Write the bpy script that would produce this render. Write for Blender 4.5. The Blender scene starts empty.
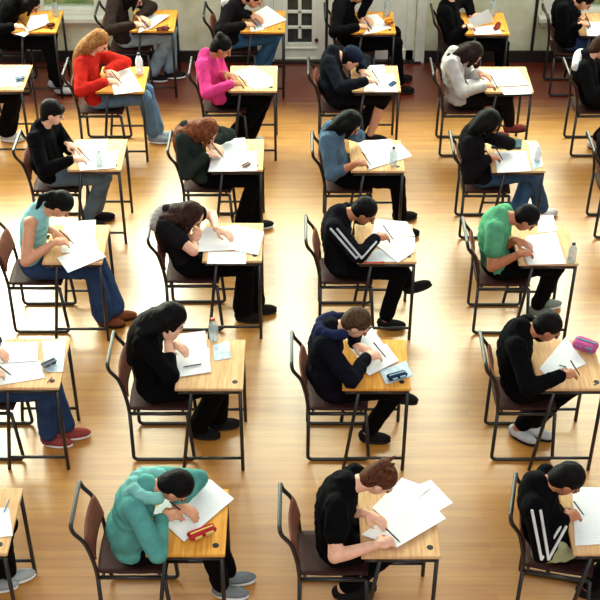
import bpy, math, random
from mathutils import Vector, Matrix, noise

random.seed(7)
PI = math.pi
SC = bpy.context.scene
COL = SC.collection

# ------------------------------------------------------------------ camera
F, TH, CAMH = 1260.0, math.radians(36.8), 6.03
cam_d = bpy.data.cameras.new('camera')
cam_d.sensor_width = 36.0
cam_d.lens = 36.0 * F / 600.0
cam_d.clip_end = 200
cam = bpy.data.objects.new('camera', cam_d)
cam.location = (0, 0, CAMH)
cam.rotation_euler = (PI / 2 - TH, 0, 0)
COL.objects.link(cam)
SC.camera = cam

# ------------------------------------------------------------------ world, light, exposure
SC.view_settings.view_transform = 'Standard'
SC.view_settings.look = 'None'
SC.view_settings.gamma = 1.0
SC.view_settings.use_curve_mapping = False
SC.view_settings.exposure = -0.25
world = bpy.data.worlds.new('daylight')
SC.world = world
world.use_nodes = True
bgn = world.node_tree.nodes['Background']
bgn.inputs['Color'].default_value = (0.93, 0.97, 1.0, 1)
bgn.inputs['Strength'].default_value = 0.72

WALL_Y = 12.32
WIN_TOP = 5.0
# x0, x1, z0, z1, watts per square metre of sky seen through it
WINDOWS = [(-2.73, -2.08, 0.53, 1.05, 0), (2.60, 3.22, 0.53, 1.05, 0),
           (-7.4, -5.3, 1.6, 5.2, 66), (-5.0, -2.9, 1.6, 5.2, 62), (-2.6, -0.6, 1.6, 5.2, 34),
           (1.5, 3.5, 1.6, 5.2, 30), (3.8, 5.8, 1.6, 5.2, 24)]
DOOR = (-0.30, 1.24)
DOOR_TOP = 2.35


def area(name, x0, x1, z0, z1, power):
    ld = bpy.data.lights.new(name, 'AREA')
    ld.shape = 'RECTANGLE'
    ld.size = x1 - x0
    ld.size_y = z1 - z0
    ld.energy = 3.6 * power * (x1 - x0) * (z1 - z0)
    ld.color = (1.0, 0.98, 0.95)
    o = bpy.data.objects.new(name, ld)
    o.location = ((x0 + x1) / 2, WALL_Y + 0.24, (z0 + z1) / 2)
    o.rotation_euler = (-PI / 2, 0, 0)
    COL.objects.link(o)


for a, b, z0, z1, p in WINDOWS:
    if p:
        area('window_daylight', a, b, z0, z1, p)
area('window_daylight', DOOR[0], DOOR[1], DOOR_TOP - 1.0, WIN_TOP, 38)

wall_fill_d = bpy.data.lights.new('wall_fill', 'SUN')  # soft fill from the camera side, added to brighten the far wall
wall_fill_d.energy = 1.7
wall_fill_d.angle = math.radians(45)
wall_fill_d.color = (1.0, 0.96, 0.9)
wall_fill = bpy.data.objects.new('wall_fill', wall_fill_d)
wall_fill.rotation_euler = (math.radians(38), math.radians(8), 0)
COL.objects.link(wall_fill)

# ------------------------------------------------------------------ helpers
RT, UP, FW = Vector((1, 0, 0)), Vector((0, math.sin(TH), math.cos(TH))), Vector((0, math.cos(TH), -math.sin(TH)))
CAM = Vector((0, 0, CAMH))


def ray(px, py):
    return RT * ((px - 300) / F) - UP * ((py - 300) / F) + FW


def onz(px, py, z):
    d = ray(px, py)
    return CAM + d * ((z - CAMH) / d.z)


def ony(px, py, y):
    d = ray(px, py)
    return CAM + d * (y / d.y)


def lin(c):
    return tuple(((v / 255.0) / 12.92 if v / 255.0 <= 0.04045 else ((v / 255.0 + 0.055) / 1.055) ** 2.4) for v in c) + (1,)


MATS = {}


def mat(name, rgb, rough=0.7, metal=0.0, spec=0.4, noise=None, bump=0.0, scale=60.0, coat=0.0):
    """principled material with a little procedural mottling and relief"""
    if name in MATS:
        return MATS[name]
    m = bpy.data.materials.new(name)
    m.use_nodes = True
    nt = m.node_tree
    b = nt.nodes['Principled BSDF']
    b.inputs['Base Color'].default_value = lin(rgb)
    b.inputs['Roughness'].default_value = rough
    b.inputs['Metallic'].default_value = metal
    b.inputs['Specular IOR Level'].default_value = spec
    b.inputs['Coat Weight'].default_value = coat
    if noise or bump:
        tc = nt.nodes.new('ShaderNodeTexCoord')
        nz = nt.nodes.new('ShaderNodeTexNoise')
        nz.inputs['Scale'].default_value = scale
        nz.inputs['Detail'].default_value = 4
        nt.links.new(tc.outputs['Object'], nz.inputs['Vector'])
        if noise:
            mx = nt.nodes.new('ShaderNodeMix')
            mx.data_type = 'RGBA'
            mx.inputs['A'].default_value = lin(rgb)
            mx.inputs['B'].default_value = lin(noise)
            rp = nt.nodes.new('ShaderNodeMapRange')
            rp.inputs['From Min'].default_value = 0.35
            rp.inputs['From Max'].default_value = 0.68
            nt.links.new(nz.outputs['Fac'], rp.inputs['Value'])
            nt.links.new(rp.outputs['Result'], mx.inputs['Factor'])
            nt.links.new(mx.outputs['Result'], b.inputs['Base Color'])
        if bump:
            bp = nt.nodes.new('ShaderNodeBump')
            bp.inputs['Strength'].default_value = bump
            bp.inputs['Distance'].default_value = 0.01
            nt.links.new(nz.outputs['Fac'], bp.inputs['Height'])
            nt.links.new(bp.outputs['Normal'], b.inputs['Normal'])
    MATS[name] = m
    return m


class MB:
    """collects shapes; build() links them as one mesh object"""

    def __init__(self):
        self.v, self.f, self.mi, self.k = [], [], [], 0

    def add(self, vs, fs):
        o = len(self.v)
        self.v += [Vector(p) for p in vs]
        self.f += [tuple(i + o for i in q) for q in fs]
        self.mi += [self.k] * len(fs)

    def box(self, c, s, rot=None):
        c = Vector(c)
        vs = []
        for x in (-.5, .5):
            for y in (-.5, .5):
                for z in (-.5, .5):
                    p = Vector((x * s[0], y * s[1], z * s[2]))
                    vs.append(c + (rot @ p if rot else p))
        self.add(vs, [(0, 1, 3, 2), (4, 6, 7, 5), (0, 4, 5, 1), (2, 3, 7, 6), (0, 2, 6, 4), (1, 5, 7, 3)])

    def ell(self, c, r, ax=None, n=14, m=9):
        c = Vector(c)
        ax = ax or (Vector((1, 0, 0)), Vector((0, 1, 0)), Vector((0, 0, 1)))
        vs = [c + ax[2] * r[2]]
        for j in range(1, m):
            t = PI * j / m
            for i in range(n):
                a = 2 * PI * i / n
                vs.append(c + ax[0] * (r[0] * math.sin(t) * math.cos(a)) + ax[1] * (r[1] * math.sin(t) * math.sin(a)) + ax[2] * (r[2] * math.cos(t)))
        vs.append(c - ax[2] * r[2])
        fs = []
        for i in range(n):
            fs.append((0, 1 + i, 1 + (i + 1) % n))
            for j in range(m - 2):
                a, b = 1 + j * n + i, 1 + j * n + (i + 1) % n
                fs.append((a, a + n, b + n, b))
            a, b = 1 + (m - 2) * n + i, 1 + (m - 2) * n + (i + 1) % n
            fs.append((a, len(vs) - 1, b))
        self.add(vs, fs)

    def cap(self, p, q, r0, r1, n=12):
        """tapered limb with round ends"""
        p, q = Vector(p), Vector(q)
        d = (q - p)
        L = d.length
        if L < 1e-5:
            return
        d /= L
        a = d.orthogonal().normalized()
        b = d.cross(a)
        rows = []
        for k in range(0, 5):
            t = PI / 2 * k / 4
            rows.append((p - d * (r0 * math.cos(t)), r0 * math.sin(t)))
        for k in range(0, 5):
            t = PI / 2 * k / 4
            rows.append((q + d * (r1 * math.sin(t)), r1 * math.cos(t)))
        vs, fs = [], []
        vs.append(rows[0][0])
        for c, r in rows[1:-1]:
            for i in range(n):
                w = 2 * PI * i / n
                vs.append(c + a * (r * math.cos(w)) + b * (r * math.sin(w)))
        vs.append(rows[-1][0])
        m = len(rows) - 2
        for i in range(n):
            j = (i + 1) % n
            fs.append((0, 1 + j, 1 + i))
            for k in range(m - 1):
                fs.append((1 + k * n + i, 1 + k * n + j, 1 + (k + 1) * n + j, 1 + (k + 1) * n + i))
            fs.append((len(vs) - 1, 1 + (m - 1) * n + i, 1 + (m - 1) * n + j))
        self.add(vs, fs)

    def tube(self, pts, r, n=10, closed=False):
        pts = [Vector(p) for p in pts]
        N = len(pts)
        tans = []
        for i in range(N):
            if closed:
                t = pts[(i + 1) % N] - pts[i - 1]
            else:
                t = pts[min(i + 1, N - 1)] - pts[max(i - 1, 0)]
            tans.append(t.normalized())
        nrm = tans[0].orthogonal().normalized()
        vs, fs = [], []
        for i in range(N):
            nrm = (nrm - tans[i] * nrm.dot(tans[i])).normalized()
            bn = tans[i].cross(nrm)
            for k in range(n):
                w = 2 * PI * k / n
                vs.append(pts[i] + nrm * (r * math.cos(w)) + bn * (r * math.sin(w)))
        for i in range(N if closed else N - 1):
            for k in range(n):
                a, b = i * n + k, i * n + (k + 1) % n
                c, d = ((i + 1) % N) * n + (k + 1) % n, ((i + 1) % N) * n + k
                fs.append((a, b, c, d))
        if not closed:
            fs.append(tuple(reversed(range(n))))
            fs.append(tuple((N - 1) * n + k for k in range(n)))
        self.add(vs, fs)

    def lathe(self, prof, c=(0, 0, 0), n=20):
        c = Vector(c)
        vs, fs = [], []
        for r, z in prof:
            for k in range(n):
                w = 2 * PI * k / n
                vs.append(c + Vector((r * math.cos(w), r * math.sin(w), z)))
        for i in range(len(prof) - 1):
            for k in range(n):
                a, b = i * n + k, i * n + (k + 1) % n
                fs.append((a, b, b + n, a + n))
        fs.append(tuple(reversed(range(n))))
        fs.append(tuple((len(prof) - 1) * n + k for k in range(n)))
        self.add(vs, fs)

    def mesh(self, name, mats, smooth=True):
        me = bpy.data.meshes.new(name)
        me.from_pydata([tuple(p) for p in self.v], [], self.f)
        for m in (mats if isinstance(mats, (list, tuple)) else [mats]):
            me.materials.append(m)
        if isinstance(mats, (list, tuple)):
            me.polygons.foreach_set('material_index', self.mi)
        if smooth:
            me.polygons.foreach_set('use_smooth', [True] * len(self.f))
        me.update()
        return me

    def build(self, name, mats, parent=None, smooth=True, bevel=0.0):
        o = bpy.data.objects.new(name, self.mesh(name, mats, smooth))
        COL.objects.link(o)
        if parent:
            o.parent = parent
        if bevel:
            b = o.modifiers.new('edge', 'BEVEL')
            b.width = bevel
            b.segments = 2
            b.limit_method = 'ANGLE'
        return o

    def fuse(self, name, m, parent=None, voxel=0.008, smooth=4, flat_below=None):
        """melts all shapes into one continuous skin (voxel remesh, then relaxed)"""
        me = self.mesh('t', m if not isinstance(m, (list, tuple)) else m[0])
        o = bpy.data.objects.new('t', me)
        COL.objects.link(o)
        r = o.modifiers.new('r', 'REMESH')
        r.mode = 'VOXEL'
        r.voxel_size = voxel
        r.use_smooth_shade = True
        s = o.modifiers.new('s', 'SMOOTH')
        s.factor = 0.5
        s.iterations = smooth
        dg = bpy.context.evaluated_depsgraph_get()
        out = bpy.data.meshes.new_from_object(o.evaluated_get(dg))
        bpy.data.objects.remove(o)
        bpy.data.meshes.remove(me)
        out.materials.clear()
        for q in (m if isinstance(m, (list, tuple)) else [m]):
            out.materials.append(q)
        out.polygons.foreach_set('use_smooth', [True] * len(out.polygons))
        out.name = name
        o = bpy.data.objects.new(name, out)
        COL.objects.link(o)
        if parent:
            o.parent = parent
        return o


def tag(o, label, cat, group=None):
    o['label'] = label
    o['category'] = cat
    if group:
        o['group'] = group
    return o


def empty(name, loc, rz=0.0):
    o = bpy.data.objects.new(name, None)
    o.empty_display_size = 0.1
    o.location = loc
    o.rotation_euler = (0, 0, rz)
    COL.objects.link(o)
    return o


def dup(root, loc, rz=0.0):
    r = root.copy()
    COL.objects.link(r)
    r.location = loc
    r.rotation_euler = (0, 0, rz)
    for ch in list(root.children):
        c = ch.copy()
        COL.objects.link(c)
        c.parent = r
        for g in ch.children:
            d = g.copy()
            COL.objects.link(d)
            d.parent = c
    return r


def struct(o):
    o['kind'] = 'structure'
    return o


def fillet(pts, rad, n=5):
    pts = [Vector(p) for p in pts]
    out = [pts[0]]
    for i in range(1, len(pts) - 1):
        a, b, c = pts[i - 1], pts[i], pts[i + 1]
        u, w = (a - b), (c - b)
        r = min(rad, u.length * .45, w.length * .45)
        p, q = b + u.normalized() * r, b + w.normalized() * r
        for k in range(n + 1):
            t = k / n
            out.append(p * (1 - t) ** 2 + b * (2 * t * (1 - t)) + q * t * t)
    out.append(pts[-1])
    return out


# ------------------------------------------------------------------ materials of the setting
def floor_material():
    m = bpy.data.materials.new('varnished_floorboards')
    m.use_nodes = True
    nt = m.node_tree
    N, Lk = nt.nodes, nt.links
    b = N['Principled BSDF']
    tc = N.new('ShaderNodeTexCoord')
    br = N.new('ShaderNodeTexBrick')
    br.offset = 0.37
    br.inputs['Scale'].default_value = 1.0
    br.inputs['Brick Width'].default_value = 1.9
    br.inputs['Row Height'].default_value = 0.07
    br.inputs['Mortar Size'].default_value = 0.0016
    br.inputs['Color1'].default_value = lin((200, 144, 66))
    br.inputs['Color2'].default_value = lin((188, 129, 54))
    br.inputs['Mortar'].default_value = lin((172, 112, 40))
    Lk.new(tc.outputs['Object'], br.inputs['Vector'])
    mp = N.new('ShaderNodeMapping')
    mp.inputs['Scale'].default_value = (0.7, 9.0, 1.0)
    Lk.new(tc.outputs['Object'], mp.inputs['Vector'])
    nz = N.new('ShaderNodeTexNoise')
    nz.inputs['Scale'].default_value = 2.2
    nz.inputs['Detail'].default_value = 5
    Lk.new(mp.outputs['Vector'], nz.inputs['Vector'])
    mx = N.new('ShaderNodeMix')
    mx.data_type = 'RGBA'
    mx.blend_type = 'MULTIPLY'
    rp = N.new('ShaderNodeMapRange')
    rp.inputs['From Min'].default_value = 0.3
    rp.inputs['From Max'].default_value = 0.75
    rp.inputs['To Min'].default_value = 0.0
    rp.inputs['To Max'].default_value = 0.55
    Lk.new(nz.outputs['Fac'], rp.inputs['Value'])
    Lk.new(rp.outputs['Result'], mx.inputs['Factor'])
    Lk.new(br.outputs['Color'], mx.inputs['A'])
    mx.inputs['B'].default_value = lin((196, 146, 88))
    # glare-free dimness by the far wall, painted into the boards as darker red
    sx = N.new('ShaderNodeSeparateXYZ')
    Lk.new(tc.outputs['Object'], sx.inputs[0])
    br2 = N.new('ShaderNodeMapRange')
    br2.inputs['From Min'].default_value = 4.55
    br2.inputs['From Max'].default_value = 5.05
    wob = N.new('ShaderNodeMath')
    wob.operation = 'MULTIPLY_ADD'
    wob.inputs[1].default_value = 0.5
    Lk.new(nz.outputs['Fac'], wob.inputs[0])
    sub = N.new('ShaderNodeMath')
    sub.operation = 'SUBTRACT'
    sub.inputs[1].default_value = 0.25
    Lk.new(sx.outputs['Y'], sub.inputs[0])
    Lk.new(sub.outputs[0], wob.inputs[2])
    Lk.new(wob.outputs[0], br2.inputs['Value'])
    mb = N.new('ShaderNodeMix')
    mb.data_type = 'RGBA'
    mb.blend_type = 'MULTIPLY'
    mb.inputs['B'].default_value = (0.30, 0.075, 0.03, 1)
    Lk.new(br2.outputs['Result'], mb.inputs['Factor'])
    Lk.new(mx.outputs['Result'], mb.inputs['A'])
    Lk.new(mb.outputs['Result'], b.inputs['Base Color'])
    b.inputs['Roughness'].default_value = 0.36
    b.inputs['Specular IOR Level'].default_value = 0.6
    b.inputs['Coat Weight'].default_value = 1.0
    b.inputs['Coat Roughness'].default_value = 0.33
    b.inputs['Coat IOR'].default_value = 1.55
    bp = N.new('ShaderNodeBump')
    bp.inputs['Strength'].default_value = 0.12
    bp.inputs['Distance'].default_value = 0.003
    Lk.new(nz.outputs['Fac'], bp.inputs['Height'])
    Lk.new(bp.outputs['Normal'], b.inputs['Normal'])
    return m


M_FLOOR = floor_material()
M_WALL = mat('grey_green_plaster', (238, 240, 214), 0.8, noise=(196, 198, 152), scale=3.0)
M_PAINT = mat('cream_gloss_paint', (240, 242, 226), 0.45, noise=(226, 228, 206), scale=6.0)
M_BASE = mat('dark_skirting_paint', (34, 26, 22), 0.5)
M_GROUND = mat('lawn', (98, 104, 66), 0.9, noise=(76, 86, 50), scale=5.0)


def glass_material():
    m = bpy.data.materials.new('old_window_glass')
    m.use_nodes = True
    nt = m.node_tree
    out = nt.nodes['Material Output']
    nt.nodes.remove(nt.nodes['Principled BSDF'])
    t = nt.nodes.new('ShaderNodeBsdfTransparent')
    t.inputs['Color'].default_value = (0.80, 0.86, 0.78, 1)
    g = nt.nodes.new('ShaderNodeBsdfGlossy')
    g.inputs['Roughness'].default_value = 0.1
    mx = nt.nodes.new('ShaderNodeMixShader')
    mx.inputs[0].default_value = 0.08
    nt.links.new(t.outputs[0], mx.inputs[1])
    nt.links.new(g.outputs[0], mx.inputs[2])
    nt.links.new(mx.outputs[0], out.inputs[0])
    return m


M_GLASS = glass_material()

# ------------------------------------------------------------------ the hall
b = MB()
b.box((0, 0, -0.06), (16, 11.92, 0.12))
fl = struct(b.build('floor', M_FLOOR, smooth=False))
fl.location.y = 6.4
b = MB()
b.box((0, 17.5, -0.13), (26, 10, 0.1))
struct(b.build('lawn', M_GROUND, smooth=False))

WT = 0.22
WH = 6.2
b = MB()
holes = [w[:4] for w in WINDOWS] + [(DOOR[0], DOOR[1], 0.0, WIN_TOP)]
xs = sorted({-8.0, 8.0} | {v for h in holes for v in h[:2]})
for x0, x1 in zip(xs, xs[1:]):
    m_ = (x0 + x1) / 2
    z = 0.0
    for h in sorted((h for h in holes if h[0] < m_ < h[1]), key=lambda h: h[2]):
        if h[2] > z:
            b.box((m_, WALL_Y + WT / 2, (z + h[2]) / 2), (x1 - x0, WT, h[2] - z))
        z = h[3]
    b.box((m_, WALL_Y + WT / 2, (z + WH) / 2), (x1 - x0, WT, WH - z))
struct(b.build('wall_back', M_WALL, smooth=False))
b = MB()
for x0, x1 in ((-8, DOOR[0] - 0.06), (DOOR[1] + 0.06, 8)):
    b.box(((x0 + x1) / 2, WALL_Y - 0.012, 0.065), (x1 - x0, 0.024, 0.13))
struct(b.build('baseboard_back', M_BASE, smooth=False, bevel=0.004))

for i, (a, c, s, s1, _p) in enumerate(WINDOWS):
    root = struct(empty('window_%d' % (i + 1), ((a + c) / 2, WALL_Y, s)))
    w, h = c - a, s1 - s
    nb = max(1, round(h / 0.9))
    nv = max(1, round(w / 0.7))
    f = MB()
    for sx in (-1, 1):
        f.box((sx * (w / 2 - 0.03), 0.06, h / 2), (0.06, 0.12, h))
        f.box((sx * (w / 2 + 0.035), -0.012, h / 2), (0.09, 0.024, h + 0.1))
    f.box((0, 0.06, 0.035), (w - 0.1, 0.12, 0.07))
    f.box((0, 0.06, h - 0.03), (w - 0.1, 0.12, 0.06))
    for k in range(1, nb):
        f.box((0, 0.05, h * k / nb), (w - 0.1, 0.05, 0.035))
    for k in range(1, nv):
        f.box((-w / 2 + w * k / nv, 0.05, h / 2), (0.035, 0.05, h - 0.1))
    f.build('window_frame', M_PAINT, root, smooth=False, bevel=0.006)
    f = MB()
    f.box((0, -0.03, -0.025), (w + 0.22, 0.14, 0.05))
    f.box((0, -0.014, -0.085), (w + 0.16, 0.028, 0.07))
    f.build('window_sill', M_PAINT, root, smooth=False, bevel=0.006)
    f = MB()
    f.box((0, 0.07, h / 2), (w - 0.1, 0.006, h - 0.1))
    f.build('pane', M_GLASS, root, smooth=False)

# glazed double door with a fanlight above
dw = DOOR[1] - DOOR[0]
root = struct(empty('door_1', ((DOOR[0] + DOOR[1]) / 2, WALL_Y, 0)))
f = MB()
for sx in (-1, 1):
    f.box((sx * (dw / 2 + 0.03), 0.0, WIN_TOP / 2), (0.10, 0.1, WIN_TOP))
f.box((0, 0.03, DOOR_TOP + 0.05), (dw, 0.1, 0.09))
f.box((0, 0.0, WIN_TOP + 0.04), (dw + 0.16, 0.1, 0.09))
for k in (-1, 0, 1):
    f.box((k * dw / 4, 0.04, (DOOR_TOP + WIN_TOP) / 2 + 0.05), (0.04, 0.05, WIN_TOP - DOOR_TOP - 0.1))
f.build('door_frame', M_PAINT, root, smooth=False, bevel=0.006)
f = MB()
f.box((0, 0.05, (DOOR_TOP + WIN_TOP) / 2 + 0.05), (dw - 0.04, 0.006, WIN_TOP - DOOR_TOP - 0.1))
f.build('fanlight_pane', M_GLASS, root, smooth=False)
# left leaf: 2 x n glazed squares; right leaf: plain panelled
lx0, lx1 = -dw / 2 + 0.025, -dw / 2 + 0.565
f = MB()
g = MB()
gx0, gx1, gz0 = lx0 + 0.145, lx0 + 0.40, 0.205
f.box(((lx0 + gx0) / 2, 0.04, DOOR_TOP / 2), (gx0 - lx0, 0.05, DOOR_TOP - 0.02))
f.box(((lx1 + gx1) / 2, 0.04, DOOR_TOP / 2), (lx1 - gx1, 0.05, DOOR_TOP - 0.02))
f.box(((gx0 + gx1) / 2, 0.04, gz0 / 2 + 0.005), (gx1 - gx0, 0.05, gz0 - 0.01))
f.box(((gx0 + gx1) / 2, 0.04, DOOR_TOP - 0.15), (gx1 - gx0, 0.05, 0.28))
f.box(((gx0 + gx1) / 2, 0.04, (gz0 + DOOR_TOP) / 2), (0.035, 0.045, DOOR_TOP - gz0 - 0.1))
z = gz0
while z < DOOR_TOP - 0.35:
    z += 0.175
    f.box(((gx0 + gx1) / 2, 0.04, z), (gx1 - gx0, 0.045, 0.03))
f.box(((gx0 + gx1) / 2, 0.008, gz0 - 0.055), (gx1 - gx0 + 0.1, 0.02, 0.02))
f.box(((gx0 + gx1) / 2, 0.008, 0.03), (gx1 - gx0 + 0.1, 0.02, 0.02))
leaf = f.build('door_leaf', M_PAINT, root, smooth=False, bevel=0.004)
g.box(((gx0 + gx1) / 2, 0.045, (gz0 + DOOR_TOP) / 2 - 0.1), (gx1 - gx0, 0.006, DOOR_TOP - gz0 - 0.2))
g.build('pane', mat('dark_glass', (58, 64, 58), 0.12, noise=(30, 32, 30), scale=9), leaf, smooth=False)
g = MB()
g.ell((gx1 + 0.05, 0.0, 0.245), (0.02, 0.03, 0.02))
g.build('door_knob', mat('tarnished_brass', (52, 30, 20), 0.35, 0.8), leaf)
f = MB()
rx0, rx1 = lx1 + 0.03, dw / 2 - 0.025
f.box(((rx0 + rx1) / 2, 0.05, DOOR_TOP / 2), (rx1 - rx0, 0.03, DOOR_TOP - 0.02))
for xx in (rx0 + 0.05, (rx0 + rx1) / 2, rx1 - 0.05):
    f.box((xx, 0.03, DOOR_TOP / 2), (0.09, 0.03, DOOR_TOP - 0.02))
f.box(((rx0 + rx1) / 2, 0.03, 0.07), (rx1 - rx0, 0.03, 0.12))
f.box(((rx0 + rx1) / 2, 0.03, 1.1), (rx1 - rx0, 0.03, 0.12))
f.build('door_leaf', M_PAINT, root, smooth=False, bevel=0.005)
f = MB()
f.box(((lx1 + rx0) / 2, 0.06, DOOR_TOP / 2), (0.05, 0.02, DOOR_TOP - 0.02))
f.build('door_gap', M_BASE, root, smooth=False)
f = MB()
f.box((0, -0.03, 0.012), (dw + 0.1, 0.06, 0.024))
f.build('threshold', M_BASE, root, smooth=False)
f = MB()
f.box((2.46, WALL_Y - 0.01, 0.74), (0.03, 0.02, 1.48))
struct(f.build('trim_1', M_BASE, smooth=False))

# ------------------------------------------------------------------ chair and desk
M_STEEL = mat('black_enamelled_tube', (20, 18, 18), 0.38, 0.0, 0.5)
M_SEAT = mat('brown_moulded_ply', (112, 64, 50), 0.6, spec=0.1, noise=(96, 54, 46), scale=14)


def desk_material(name, a, c):
    m = mat(name, a, 0.6, spec=0.12, noise=c, scale=5.0)
    nt = m.node_tree
    nz = [n for n in nt.nodes if n.type == 'TEX_NOISE'][0]
    tc = [n for n in nt.nodes if n.type == 'TEX_COORD'][0]
    mp = nt.nodes.new('ShaderNodeMapping')
    mp.inputs['Scale'].default_value = (12.0, 1.2, 1.0)
    nt.links.new(tc.outputs['Object'], mp.inputs['Vector'])
    nt.links.new(mp.outputs['Vector'], nz.inputs['Vector'])
    return m


M_DESK = desk_material('pale_desk_wood', (214, 174, 128), (192, 146, 98))
M_DESK2 = desk_material('golden_desk_wood', (222, 160, 70), (196, 128, 44))
DW, DD, DZ = 0.44, 0.51, 0.73

BACK = [(0, 0.0), (-0.006, 0.09), (-0.020, 0.18), (-0.042, 0.27), (-0.057, 0.305), (-0.102, 0.365), (-0.112, 0.415)]
SX, SY, SZ = 0.19, 0.18, 0.44


def make_chair():
    root = empty('school_chair', (0, 0, 0))
    f = MB()
    for s in (-1, 1):
        y = s * SY
        f.tube(fillet([(-SX, y, SZ - 0.01), (-SX - 0.004, y, 0.013), (SX + 0.03, y, 0.013), (SX, y, SZ - 0.012)], 0.035), 0.0125)
        f.tube([(-SX, y, SZ - 0.012), (SX, y, SZ - 0.012)], 0.0125)
    p = [(-SX + dx, -SY, SZ - 0.01 + dz) for dx, dz in BACK]
    q = [(a, SY, c) for a, _, c in p]
    f.tube(fillet(p + q[::-1], 0.085, 7), 0.0125)
    for xx in (-SX + 0.03, SX - 0.03):
        f.tube([(xx, -SY, SZ - 0.012), (xx, SY, SZ - 0.012)], 0.010)
    f.build('chair_frame', M_STEEL, root)
    st = MB()
    n = 8
    nx, ny = 10, 10
    vs, fs = [], []
    for lay in (0, 1):
        for i in range(nx + 1):
            for j in range(ny + 1):
                u, w = i / nx * 2 - 1, j / ny * 2 - 1
                k = 1 - 0.06 * max(0, abs(u) + abs(w) - 1.3)
                xx, yy = u * 0.205 * k, w * 0.168 * k
                zz = SZ + 0.004 - 0.006 * (1 - u * u) * (1 - w * w) - (0.02 * max(0, u - 0.6)) + 0.006 * w * w
                vs.append((xx + 0.005, yy, zz + 0.008 - lay * 0.012))
    o = (nx + 1) * (ny + 1)
    for i in range(nx):
        for j in range(ny):
            a = i * (ny + 1) + j
            fs.append((a, a + ny + 1, a + ny + 2, a + 1))
            fs.append((o + a, o + a + 1, o + a + ny + 2, o + a + ny + 1))
    for i in range(nx):
        for j in (0, ny):
            a = i * (ny + 1) + j
            fs.append((a, o + a, o + a + ny + 1, a + ny + 1) if j == 0 else (a, a + ny + 1, o + a + ny + 1, o + a))
    for j in range(ny):
        for i in (0, nx):
            a = i * (ny + 1) + j
            fs.append((a, a + 1, o + a + 1, o + a) if i == 0 else (a, o + a, o + a + 1, a + 1))
    st.add(vs, fs)
    st.build('seat', mat('dark_seat_ply', (62, 36, 32), 0.6, spec=0.1, noise=(48, 26, 24), scale=14), root)
    bk = MB()
    vs, fs = [], []
    nz_, ny = 8, 10
    for lay in (0, 1):
        for i in range(nz_ + 1):
            dz = 0.145 + 0.16 * i / nz_
            for k in range(len(BACK) - 1):
                if BACK[k][1] <= dz <= BACK[k + 1][1]:
                    t = (dz - BACK[k][1]) / (BACK[k + 1][1] - BACK[k][1])
                    dx = BACK[k][0] * (1 - t) + BACK[k + 1][0] * t
            for j in range(ny + 1):
                w = j / ny * 2 - 1
                vs.append((-SX + dx + 0.010 - 0.018 * (1 - w * w) + lay * 0.011, w * (SY - 0.004), SZ - 0.01 + dz))
    o = (nz_ + 1) * (ny + 1)
    for i in range(nz_):
        for j in range(ny):
            a = i * (ny + 1) + j
            fs.append((a, a + 1, a + ny + 2, a + ny + 1))
            fs.append((o + a, o + a + ny + 1, o + a + ny + 2, o + a + 1))
        for j in (0, ny):
            a = i * (ny + 1) + j
            fs.append((a, a + ny + 1, o + a + ny + 1, o + a) if j == 0 else (a, o + a, o + a + ny + 1, a + ny + 1))
    for j in range(ny):
        for i in (0, nz_):
            a = i * (ny + 1) + j
            fs.append((a, o + a, o + a + 1, a + 1) if i == 0 else (a, a + 1, o + a + 1, o + a))
    bk.add(vs, fs)
    bk.build('backrest', M_SEAT, root)
    return root


def make_desk(m):
    root = empty('exam_desk', (0, 0, 0))
    t = MB()
    t.box((0, 0, DZ - 0.011), (DW, DD, 0.022))
    t.build('desktop', m, root, smooth=False, bevel=0.006)
    f = MB()
    xr, xl, yy, zz = DW / 2 - 0.02, DW / 2 - 0.335, DD / 2 - 0.01, DZ - 0.036
    f.tube([(xl, -yy, zz), (xr, -yy, zz)], 0.012)
    f.tube([(xl, yy, zz), (xr, yy, zz)], 0.012)
    f.tube([(xl, -yy, zz), (xl, yy, zz)], 0.012)
    f.tube([(-DW / 2 + 0.02, -yy, zz), (xl, -yy, zz)], 0.012)
    f.tube([(-DW / 2 + 0.02, yy, zz), (xl, yy, zz)], 0.012)
    f.tube([(xr, -yy, zz), (xr, yy, zz)], 0.012)
    f.build('desk_frame', M_STEEL, root)
    for s in (-1, 1):
        l = MB()
        l.tube([(xr, s * yy, zz), (xr, s * yy, 0.0)], 0.0125)
        l.build('leg', M_STEEL, root)
        l = MB()
        l.tube([(xl, s * yy, zz), (xl - 0.085, s * yy, 0.0)], 0.0125)
        l.build('leg', M_STEEL, root)
        l = MB()
        l.tube([(xl - 0.072, s * yy, 0.11), (xr, s * yy, 0.11)], 0.0105)
        l.build('stretcher', M_STEEL, root)
    w = MB()
    w.lathe([(0.016, 0.0), (0.0185, 0.0), (0.0185, 0.0007), (0.016, 0.0007)], (DW / 2 - 0.055, -DD / 2 + 0.07, DZ))
    w.build('inkwell_hole', mat('inkwell_black', (14, 12, 12), 0.7), root)
    return root


CHAIR = make_chair()
DESKS = {0: make_desk(M_DESK), 1: make_desk(M_DESK2)}
used = set()


def place(proto, loc, rz=0.0):
    if proto.name not in used:
        used.add(proto.name)
        proto.location = loc
        proto.rotation_euler = (0, 0, rz)
        return proto
    return dup(proto, loc, rz)


# ------------------------------------------------------------------ people
def ik(a, c, l1, l2, pole):
    d = c - a
    L = d.length
    mx = (l1 + l2) * 0.995
    if L > mx:
        c = a + d * (mx / L)
        d = c - a
        L = mx
    u = d / L
    k = (l1 * l1 - l2 * l2 + L * L) / (2 * L)
    h = math.sqrt(max(0.0, l1 * l1 - k * k))
    w = pole - a
    w = w - u * w.dot(u)
    if w.length < 1e-4:
        w = u.orthogonal()
    return a + u * k + w.normalized() * h, c


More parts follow.
